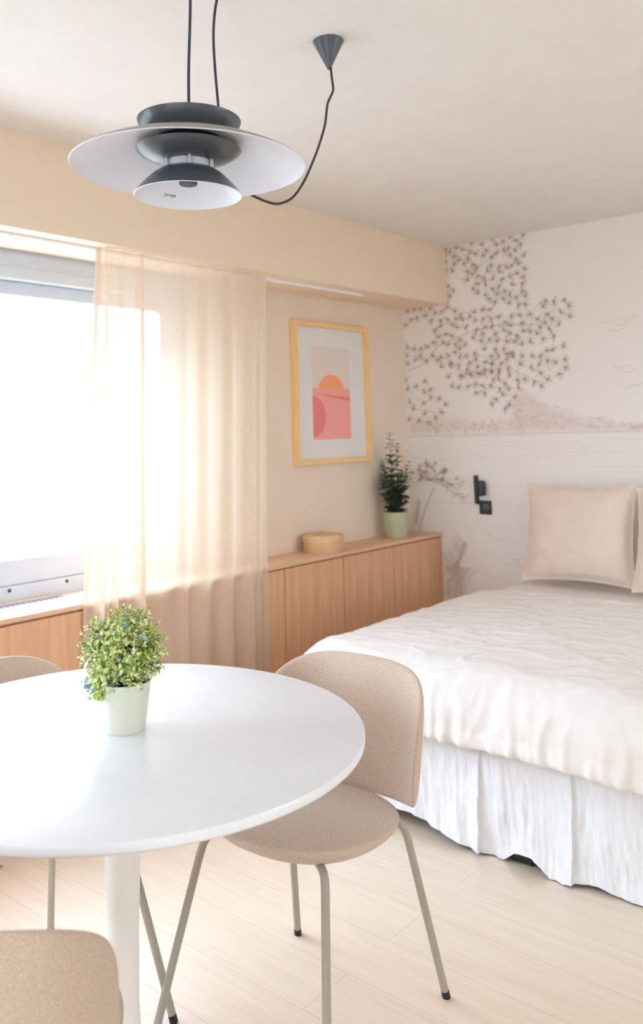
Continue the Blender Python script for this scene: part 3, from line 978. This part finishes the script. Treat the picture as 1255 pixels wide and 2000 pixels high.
def skirt():
    hem = [(-2.3, .012), (-1.80, .050), (-1.758, .050), (-1.668, .034), (-1.545, .014), (-1.47, .004), (-1.42, .004), (-1.405, .016), (-1.38, .036), (-1.345, .044), (-1.315, .042), (-1.285, .022), (-1.262, .004), (-1.22, .003), (-1.18, .010), (-1.12, .015), (-1.06, .006), (-.99, .004), (-.6, .008)]
    hx, hz = [p[0] for p in hem], [p[1] for p in hem]
    # path: head end of left side -> foot-left corner -> foot -> right side
    path = []
    for k in range(120):
        path.append((BX0-.012, BY1-.02-(BY1-BY0-.06)*k/119, -1, 0))
    for k in range(1, 8):
        a = PI+PI/2*k/8
        path.append((BX0+.04+.052*math.cos(a), BY0+.04+.052*math.sin(a), math.cos(a), math.sin(a)))
    for k in range(420):
        path.append((BX0+.04+(BX1-BX0-.08)*k/419, BY0-.012, 0, -1))
    for k in range(1, 8):
        a = 1.5*PI+PI/2*k/8
        path.append((BX1-.04+.052*math.cos(a), BY0+.04+.052*math.sin(a), math.cos(a), math.sin(a)))
    for k in range(120):
        path.append((BX1+.012, BY0+.06+(BY1-BY0-.08)*k/119, 1, 0))
    rows = []
    nz = 46
    for j in range(nz+1):
        t = j/nz
        row = []
        for (x, y, nx, ny) in path:
            s = x*1.0+y*1.0
            if ny == -1:
                zb = float(np.interp(x, hx, hz))
            else:
                zb = .010+.008*(1+math.sin(s*9))
            z = .40+(zb-.40)*t
            d = (.006+.014*t)*fbm(s*5, z*2.2, 1, 4)+.010*fbm(s*22, z*4, 4, 3)*(.5+t)+.006*fbm(s*55, z*14, 9, 3)
            for cx, wd, am in ((-1.484, .05, .022), (-1.176, .06, .024), (-1.9, .05, .02), (-.85, .05, .02)):   # box-pleat creases
                if ny == -1:
                    u = (x-cx+.012*t)/wd
                    if -1 < u < 0:
                        d += am*(1+u)*(.35+.65*t)
                    elif 0 <= u < 1:
                        d += am*.35*(1-u)**2*(.35+.65*t) - .004
            if ny == -1:      # lift where the cloth kicks out over the foot
                d += .022*math.exp(-((x+1.60)/.07)**2)*t**3 + .028*math.exp(-((x+1.30)/.10)**2)*t**4+.014*math.exp(-((x+1.43)/.06)**2)*max(0, math.sin(t*PI))
            if t > .955:      # stitched hem
                d += .002
            row.append((x+nx*(d+.004), y+ny*(d+.004), z))
        rows.append(row)
    bpart(MB().grid(rows), 'bed_skirt', M['skirt'])


skirt()


def duvet():
    X0, X1, Y0, Y1 = -2.305, -.56, 2.575, 4.0       # outer footprint
    Rr, zt = .17, .560
    drop = .075
    nx, ny = 230, 220
    ex = PI/2*Rr+drop
    hx, hy = (X1-X0)/2-Rr, (Y1-Y0)
    cx = (X0+X1)/2
    rows = []
    # flat cloth parameters: a across (both sides drop), b along (foot drops, head end is a free fold)
    for j in range(ny+1):
        b = -ex + (hy-Rr+ex)*j/ny                   # negative = over the foot
        row = []
        for i in range(nx+1):
            a = -hx-ex+(2*hx+2*ex)*i/nx
            dx = max(0, abs(a)-hx)
            dy = max(0, -b)
            e = max(dx, dy)
            ix = max(-hx, min(hx, a))
            iy = max(0, b)
            n = Vector((math.copysign(dx, a), -dy, 0))
            n = n.normalized() if n.length > 0 else Vector((0, 0, 0))
            if e < Rr*PI/2:
                o, z = Rr*math.sin(e/Rr), -Rr*(1-math.cos(e/Rr))
                nn = n*math.sin(e/Rr)+Vector((0, 0, math.cos(e/Rr)))
                q = 0
            else:
                q = (e-Rr*PI/2)/drop                # 0..1 down the side
                o = Rr+.012*math.sin(q*PI)-.045*max(0, q-.72)/.28
                z = -Rr-drop*q*(1-.08*q)
                nn = n
            x, y, z = cx+ix+n.x*o, Y0+Rr+iy+n.y*o, zt+z
            # crown and head-end roll
            u = ix/hx
            z += .022*(1-u*u)*(1-max(0, min(1, (Rr-iy)/Rr))*.5)
            he = (hy-Rr)-b
            if he < .05:
                z -= .035*(1-math.sqrt(max(0, 1-(1-he/.05)**2)))
            # quilting puffs and creases
            s = x*.9-y*.4
            side = min(1, e/(Rr*1.2))
            w_ = .011*fbm(x*3.2, y*3.2, 2, 3)*(1-.3*side)
            rid = 1-abs(fbm(x*5.5+.6*fbm(x*3, y*3, 8, 2), y*3.0+x*1.5, 5, 3))*3.2
            w_ += .005*max(0, rid)**2*(1-.3*side)
            rid2 = 1-abs(fbm(x*4+y*4, y*8-x*3, 15, 2))*4
            w_ += .005*max(0, rid2)**2
            foot = 1 if dy >= dx else 0
            c = x if foot else y
            g = .5+.5*fbm(c*3, 0, 6, 2)
            sd = max(0, e/(Rr*PI/2+drop)-.25)/.75
            rg = 1-abs(fbm(c*13+.5*fbm(c*5, z*6, 1, 2), z*2.2, 21, 2))*3.6
            w_ += sd*(.016*max(0, rg)**2+.016*fbm(c*9, z*3, 3, 3)+.014*fbm(c*30, z*7, 4, 2)*sd)
            sag = side*.018*fbm(c*3.3, 1, 7, 2) if q else 0
            row.append((x+nn.x*w_, y+nn.y*w_, z+nn.z*w_+sag*q))
        rows.append(row)
    o = MB().grid(rows).build('duvet', M['duvet'], angle=180)
    tag(o, 'puffy cream duvet spread over the double bed', 'duvet')


duvet()


def pillow(loc, rz, lean, label, w=.60, h=.53, T=.085, seed=0, fl=.03):
    n = 44
    fr, bk = [], []
    for j in range(n+1):
        v = -1+2*j/n
        ra, rb = [], []
        for i in range(n+1):
            u = -1+2*i/n
            pin = 1-.07*(1-v*v)*abs(u)**3
            pv = 1-.085*(1-u*u)*abs(v)**3
            x, z = u*w/2*pin, v*h/2*pv
            inner = max(0, (1-abs(u/.955)**2.6))**.55*max(0, (1-abs(v/.955)**2.6))**.55
            t = T*inner
            wr = .006*fbm(u*4+seed, v*4, 2, 3)+.008*fbm(u*9+seed, v*2.2, 5, 2)*abs(u)+.008*fbm(u*2.2, v*9+seed, 7, 2)*abs(v)
            edge = .010*fbm(u*7+seed, v*7, 11, 2)*max(abs(u), abs(v))**6
            ra.append((x, -t-.0015-wr*min(1, inner*3)+edge, z))
            rb.append((x, t+.0015+wr*min(1, inner*3)+edge, z))
        fr.append(ra)
        bk.append(rb)
    mb = MB().grid(fr)
    mb.grid([list(reversed(q)) for q in bk])
    rim_f = fr[0]+[q[-1] for q in fr[1:]]+list(reversed(fr[-1]))[1:]+[q[0] for q in reversed(fr)][1:-1]
    rim_b = bk[0]+[q[-1] for q in bk[1:]]+list(reversed(bk[-1]))[1:]+[q[0] for q in reversed(bk)][1:-1]
    mb.grid([rim_b, rim_f], loop=True)
    o = mb.build('pillow', M['pillow'], angle=180)
    o.rotation_euler = (lean, -.016, rz)
    o.location = loc
    tag(o, label, 'pillow', 'pillows leaning on the mural wall')


pillow((-1.895, 4.50, .800), .02, -.30, 'sand coloured pillow propped against the mural wall, nearer the reading lamp', seed=1)
pillow((-1.295, 4.45, .800), -.03, -.36, 'sand coloured pillow cut off by the right edge of the photo', seed=6)

# ------------------------------------------------------------------ round white table
TX, TY = -1.531, 1.205
tb = thing('dining_table', 'round white pedestal table in the foreground', 'table', (TX, TY, 0))
MB().lathe([(0, .728), (.500, .728), (.510, .7295), (.5145, .7335), (.515, .7365), (.515, .7470), (.5138, .7492), (.511, .75), (0, .75)], 144).build('tabletop', M['table'], tb)
MB().lathe([(.10, .730), (.10, .722), (.045, .716), (.041, .66), (.037, .5), (.034, .36), (.034, .22), (.040, .13), (.058, .075), (.10, .043), (.17, .024), (.24, .012), (.262, .007), (.265, 0), (0, 0)], 72).build('pedestal', M['pedestal'], tb)


# ------------------------------------------------------------------ chairs
def cushion(mb, surf, outline, tf, tb_, rings=14, seg=72, p=2.6):
    """closed upholstered form: rings from front centre over the rim to back centre"""
    S = []
    for k in range(rings+1):
        s = math.sin(PI/2*k/rings)
        S.append((s, tf*(max(0, 1-s**p))**(1/p)))
    for k in range(rings-1, -1, -1):
        s = math.sin(PI/2*k/rings)
        S.append((s, -tb_*(max(0, 1-s**p))**(1/p)))
    vs = []
    for s, o in S:
        for q in range(seg):
            u, v = outline(2*PI*q/seg)
            u, v = u*s, v*s
            P = surf(u, v)
            e = 1e-3
            nn = (surf(u+e, v)-surf(u-e, v)).cross(surf(u, v+e)-surf(u, v-e)).normalized()
            vs.append(P+nn*o)
    fs = []
    for i in range(len(S)-1):
        for q in range(seg):
            l = (q+1) % seg
            fs.append((i*seg+q, i*seg+l, (i+1)*seg+l, (i+1)*seg+q))
    return mb.add(vs, fs)


def sup(a, n):
    c, s = math.cos(a), math.sin(a)
    return math.copysign(abs(c)**(2/n), c), math.copysign(abs(s)**(2/n), s)


def make_chair(label):
    t = thing('dining_chair', label, 'chair', (0, 0, 0), 0, 'upholstered chairs round the table')

    def seat_surf(u, v):
        wx = .222*(1-.10*max(0, v)**2)
        return Vector((u*wx, .005+v*.212, .462+.010*v-.008*(1-u*u)*(1-v*v)))
    cushion(MB(), seat_surf, lambda a: sup(a, 2.35), .018, .060, p=2.1).build('seat', M['fabric'], t, angle=180)

    def back_surf(u, v):
        h = (v+1)/2
        wx = .243-.005*(1-h)
        x = wx*math.sin(u*1.12)/math.sin(1.12)
        y = -.236-.052*h+(.156-.030*h)*abs(u)**2.9
        z = .438+.308*h+(.020*(1-u*u)*h if v > 0 else 0)
        return Vector((-x, y, z))
    cushion(MB(), back_surf, lambda a: sup(a, 3.4), .020, .018, p=2.4, seg=96).build('backrest', M['fabric'], t, angle=180)
    for sx in (-1, 1):
        for sy in (-1, 1):
            fx, fy = (.238, .272) if sy > 0 else (.222, -.256)
            p = smoothpath([(sx*.10, sy*.10, .424), (sx*.145, sy*.140, .428), (sx*.163, sy*.156, .424), (sx*.174, sy*.168, .408), (sx*.180, sy*.177, .382)], 5)
            p += [Vector((sx*fx, fy, .014))]
            lg = MB().tube(p, .0096, 14).build('leg', M['leg'], t)
            dv = (p[-1]-p[-2]).normalized()
            MB().tube([p[-1]-dv*.004, p[-1]+dv*.014], .0100, 14).build('foot_cap', M['cap'], lg)
    MB().box((-.10, -.10, .410), (.10, .10, .422), .002).build('seat_frame', M['leg'], t, smooth=False)
    for sx in (-1, 1):
        MB().tube(smoothpath([(sx*.03, -.10, .410), (sx*.03, -.20, .408), (sx*.03, -.258, .420), (sx*.03, -.268, .50)], 5), .008, 10).build('back_bracket', M['leg'], t)
    return t


def copy_chair(src, label):
    c = src.copy()
    COL.objects.link(c)
    c['label'] = label
    for ch in list(src.children):
        d = ch.copy()
        COL.objects.link(d)
        d.parent = c
        for g2 in list(ch.children):
            e = g2.copy()
            COL.objects.link(e)
            e.parent = d
    return c


def place(o, x, y, face):      # face: direction the sitter looks, radians from +X
    o.location = (x, y, 0)
    o.rotation_euler = (0, 0, face-PI/2)


ch1 = make_chair('taupe upholstered chair between the round table and the bed')
ch2 = copy_chair(ch1, 'taupe upholstered chair behind the left side of the table, under the window')
ch3 = copy_chair(ch1, 'taupe upholstered chair nearest the viewer, seen from behind at lower left')
place(ch1, -1.425, 1.672, -1.501)
place(ch2, -1.950, 1.236, -.065)
place(ch3, -1.314, .752, 2.30)

# ------------------------------------------------------------------ plant on the table
pp = thing('potted_plant', 'bushy light green plant in a pale sage pot on the table', 'plant', (-1.527, 1.207, .7502))
prof = [(0, 0), (.0425, 0), (.0435, .002)]
for k in range(60):
    z = .004+.092*k/59
    prof.append((.0437+.0123*z/.1+(.0005 if k % 2 else -.0003), z))
prof += [(.0565, .098), (.0575, .100), (.0565, .1015), (.0545, .100), (.053, .085), (0, .085)]
MB().lathe(prof, 64).build('pot', M['pot_pale'], pp)
MB().lathe([(.0535, .086), (.03, .092), (0, .094)], 32).build('soil', M['soil'], pp)
r = random.Random(3)
lv, st = MB(), MB()
cen = Vector((-.004, .003, .163))
for k in range(430):
    d = rvec(r)
    if d.z < -.75:
        d.z = -.75*r.random()
        d.normalize()
    rad = (.070+.028*r.random()**.7)*(1+.06*math.sin(5*d.x+3*d.y))
    p1 = cen+Vector((d.x*rad*1.0, d.y*rad*1.0, d.z*rad*.93))
    p0 = cen+d*.025
    st.tube([p0, p0.lerp(p1, .5)+rvec(r)*.003, p1], [.0009, .0008, .0006], 4, cap=False)
    for q in range(11):
        t = .35+.65*q/10
        a = rvec(r)
        side = (a-d*a.dot(d)).normalized()
        dd = d*(.15+.5*(t > .9))+side*.8+rvec(r)*.35
        L = r.uniform(.009, .0155)
        leaf(lv, p0.lerp(p1, t), dd, d, L, L*.46)
# drooping tuft over the rim
rt2 = Vector((math.cos(YAW), math.sin(YAW), 0))
fr2 = Vector((math.sin(YAW), -math.cos(YAW), 0))
for k in range(46):
    b0 = rt2*(-.046+r.uniform(-.012, .012))+fr2*(.035+r.uniform(-.01, .012))+Vector((0, 0, .078+.045*r.random()))
    for q in range(6):
        d = rvec(r)+Vector((0, 0, -.4))
        leaf(lv, b0, d, fr2, r.uniform(.009, .015), .006)
lv.build('foliage', M['leaf'], pp, smooth=False)
st.build('stem', M['stem'], pp)
def sprig(spots, twigs):
    bl = MB()
    for a, b2 in twigs:
        pa, pb = (rt2*q[0]+fr2*q[1]+Vector((0, 0, q[2])) for q in (a, b2))
        bl.tube([pa, pa.lerp(pb, .5)+Vector((0, 0, .004)), pb], .0008, 5)
    for cx, n in spots:
        c0 = rt2*cx[0]+fr2*cx[1]+Vector((0, 0, cx[2]))
        for k in range(n):
            p = c0+rvec(r)*r.uniform(.002, .012)
            leaf(bl, p, rvec(r), rvec(r), r.uniform(.006, .010), .0055)
    bl.build('sprig', M['blue_leaf'], pp, smooth=False)['label'] = 'small blue-green sprig'


sprig((((-.074, .010, .090), 34), ((-.062, .014, .082), 26), ((-.084, .004, .098), 14)), (((-.05, .01, .10), (-.086, .006, .098)), ((-.05, .012, .095), (-.07, .014, .078))))
sprig((((.012, .062, .226), 18),), (((.010, .03, .19), (.012, .064, .236)),))
sprig((((.050, .060, .200), 9),), (((.03, .03, .18), (.050, .062, .206)),))

# ------------------------------------------------------------------ pendant lamp
LZ = 1.938
pl = thing('pendant_lamp', 'dark grey tiered pendant lamp with a wide white-lined shade over the table', 'pendant lamp', (-1.310, 1.208, LZ))


def shell(name, prof, th, mats, parent, seg=96):
    """thin turned metal: outer profile and inner profile, two finishes"""
    mb = MB()
    out, inn = prof, []
    for i, (r0, z0) in enumerate(prof):
        a = Vector(prof[max(0, i-1)])
        b3 = Vector(prof[min(len(prof)-1, i+1)])
        d = (b3-a).normalized()
        inn.append((max(.001, r0+d.y*th), z0-d.x*th))
    mb.lathe(out, seg, mi=0)
    mb.lathe(list(reversed(inn)), seg, mi=1)
    mb.lathe([out[-1], inn[-1]], seg, mi=1)
    mb.lathe([inn[0], out[0]], seg, mi=0)
    return mb.build(name, mats, parent)


# wide shade: profile from neck out to rim (outer face on top)
wide = [(.072, .060), (.10, .0560), (.13, .0490), (.16, .0400), (.19, .0290), (.215, .0178), (.235, .0080), (.246, .0015), (.250, -.002)]
shell('wide_shade', wide, .0022, [M['lamp_top'], M['lamp_white']], pl)
# upper bowl opens upward
MB().lathe([(.072, .057), (.078, .060), (.092, .070), (.104, .084), (.111, .097), (.1115, .100), (.109, .100), (.10, .086), (.088, .072), (.07, .062), (0, .060)], 80).build('upper_bowl', M['black'], pl)
MB().lathe([(.060, .050), (.060, .034), (.036, .030), (.036, .012), (0, .012)], 48).build('neck', M['black'], pl)
# middle bowl opens upward inside the shade
MB().lathe([(.052, .008), (.060, .0095), (.078, .015), (.095, .0225), (.107, .030), (.1125, .0355), (.111, .037), (.105, .034), (.09, .024), (.07, .0165), (.052, .0125)], 80, closed=True).build('middle_bowl', M['black'], pl)
MB().lathe([(.030, .050), (.030, -.022), (0, -.022)], 32).build('inner_tube', M['black'], pl)
for k in range(6):
    a = 2*PI*k/6+.35
    x, y = .054*math.cos(a), .054*math.sin(a)
    MB().tube([(x, y, .011), (x, y, -.010)], .005, 12).build('spacer', M['chrome'], pl)
MB().lathe([(.050, .010), (.050, -.008)], 48).build('glass_ring', M['lamp_white'], pl)
low = [(.030, -.0050), (.048, -.0058), (.060, -.0095), (.074, -.0190), (.088, -.0315), (.100, -.0445), (.109, -.0555), (.115, -.0635)]
lo = shell('lower_shade', low, .0022, [M['black'], M['lamp_white']], pl)
MB().lathe([(.0, -.040), (.018, -.040), (.0195, -.038), (.0195, -.016), (0, -.016)], 32).build('lamp_socket', M['socket'], pl)
# small grey lettering printed inside the lower shade
ins = MB()
zz = lambda rr: float(np.interp(rr, [q[0] for q in low], [q[1] for q in low]))-.0034
aa = 2.985
for w0, h0, h1 in ((.030, 1.0, .2), (.022, .5, .5), (.05, .6, .6), (.034, .55, .3), (.03, .5, .5), (.04, .9, .5), (.034, .6, .6)):
    for q0, hh_ in ((0, h0), (.5, h1)):
        an = aa-w0*q0
        r0, r1 = .0915, .0915+.0060*hh_
        ins.tube([(r0*math.cos(an), r0*math.sin(an), zz(r0)), (r1*math.cos(an), r1*math.sin(an), zz(r1))], .0006, 6)
    r0 = .0915+.0030*(h1 > .4)
    ins.tube([(r0*math.cos(aa), r0*math.sin(aa), zz(r0)), (r0*math.cos(aa-w0*.5), r0*math.sin(aa-w0*.5), zz(r0))], .0006, 6)
    aa -= w0+.008
ins.build('lettering', M['mark'], lo)

LB = Vector(pl.location)
hook1, hook2 = Vector((-1.255, 1.165, ZC)), Vector((-1.40, 1.42, ZC))
can = Vector((-1.456, 1.900, ZC))
def lpart(mb, name, mt):
    o = mb.build(name, mt, pl)
    o.location = -LB
    return o


for ch_ in pl.children:      # the shades hang a touch askew
    ch_.rotation_euler = Matrix.Rotation(.022, 3, Vector((-.668, .744, 0))).to_euler()
lpart(MB().tube(smoothpath([LB+Vector((.010, -.006, .056)), LB+Vector((.012, -.008, .20)), Vector((-1.274, 1.185, 2.30)), hook1-Vector((0, 0, .01))], 8), .0032, 10), 'suspension_cord', M['cord'])
dp = lambda X, Y, Z: Vector((X, Y, Z))
swag = [Vector(p) for p in [[-1.428, 1.417, 2.435], [-1.441, 1.417, 2.36], [-1.447, 1.426, 2.272], [-1.45, 1.44, 2.165], [-1.465, 1.47, 2.077], [-1.471, 1.503, 2.02], [-1.467, 1.542, 1.984], [-1.459, 1.58, 1.972], [-1.455, 1.614, 1.966], [-1.446, 1.651, 1.965], [-1.432, 1.69, 1.985], [-1.421, 1.722, 2.027], [-1.413, 1.75, 2.08], [-1.405, 1.777, 2.142], [-1.4, 1.8, 2.205], [-1.405, 1.817, 2.254], [-1.413, 1.834, 2.283], [-1.413, 1.857, 2.32], [-1.423, 1.873, 2.343], [-1.436, 1.885, 2.381], [-1.448, 1.898, 2.415]]]
# round the end of the swag into the second ceiling hook, then along to the first
up_ = smoothpath([hook1-Vector((0, 0, .012)), hook1.lerp(hook2, .5)-Vector((0, 0, .03)), hook2-Vector((0, 0, .012))], 6)
lpart(MB().tube(up_, .0032, 10), 'suspension_cord', M['cord'])
lpart(MB().tube(smoothpath([hook2-Vector((0, 0, .008))]+swag[:4], 6), .0034, 10), 'suspension_cord', M['cord'])
lpart(MB().tube(smoothpath(swag[3:], 6), .0034, 10), 'swag_cord', M['cord_dark'])
for hk in (hook1, hook2):
    lpart(MB().lathe([(.012, 0), (.012, -.004), (.004, -.006), (.004, -.02), (0, -.02)], 20, hk), 'ceiling_hook', M['black'])
lpart(MB().lathe([(.0, 0), (.0445, 0), (.0455, -.002), (.0445, -.005), (.006, -.083), (.0045, -.087), (0, -.087)], 64, can), 'ceiling_canopy', M['black'])
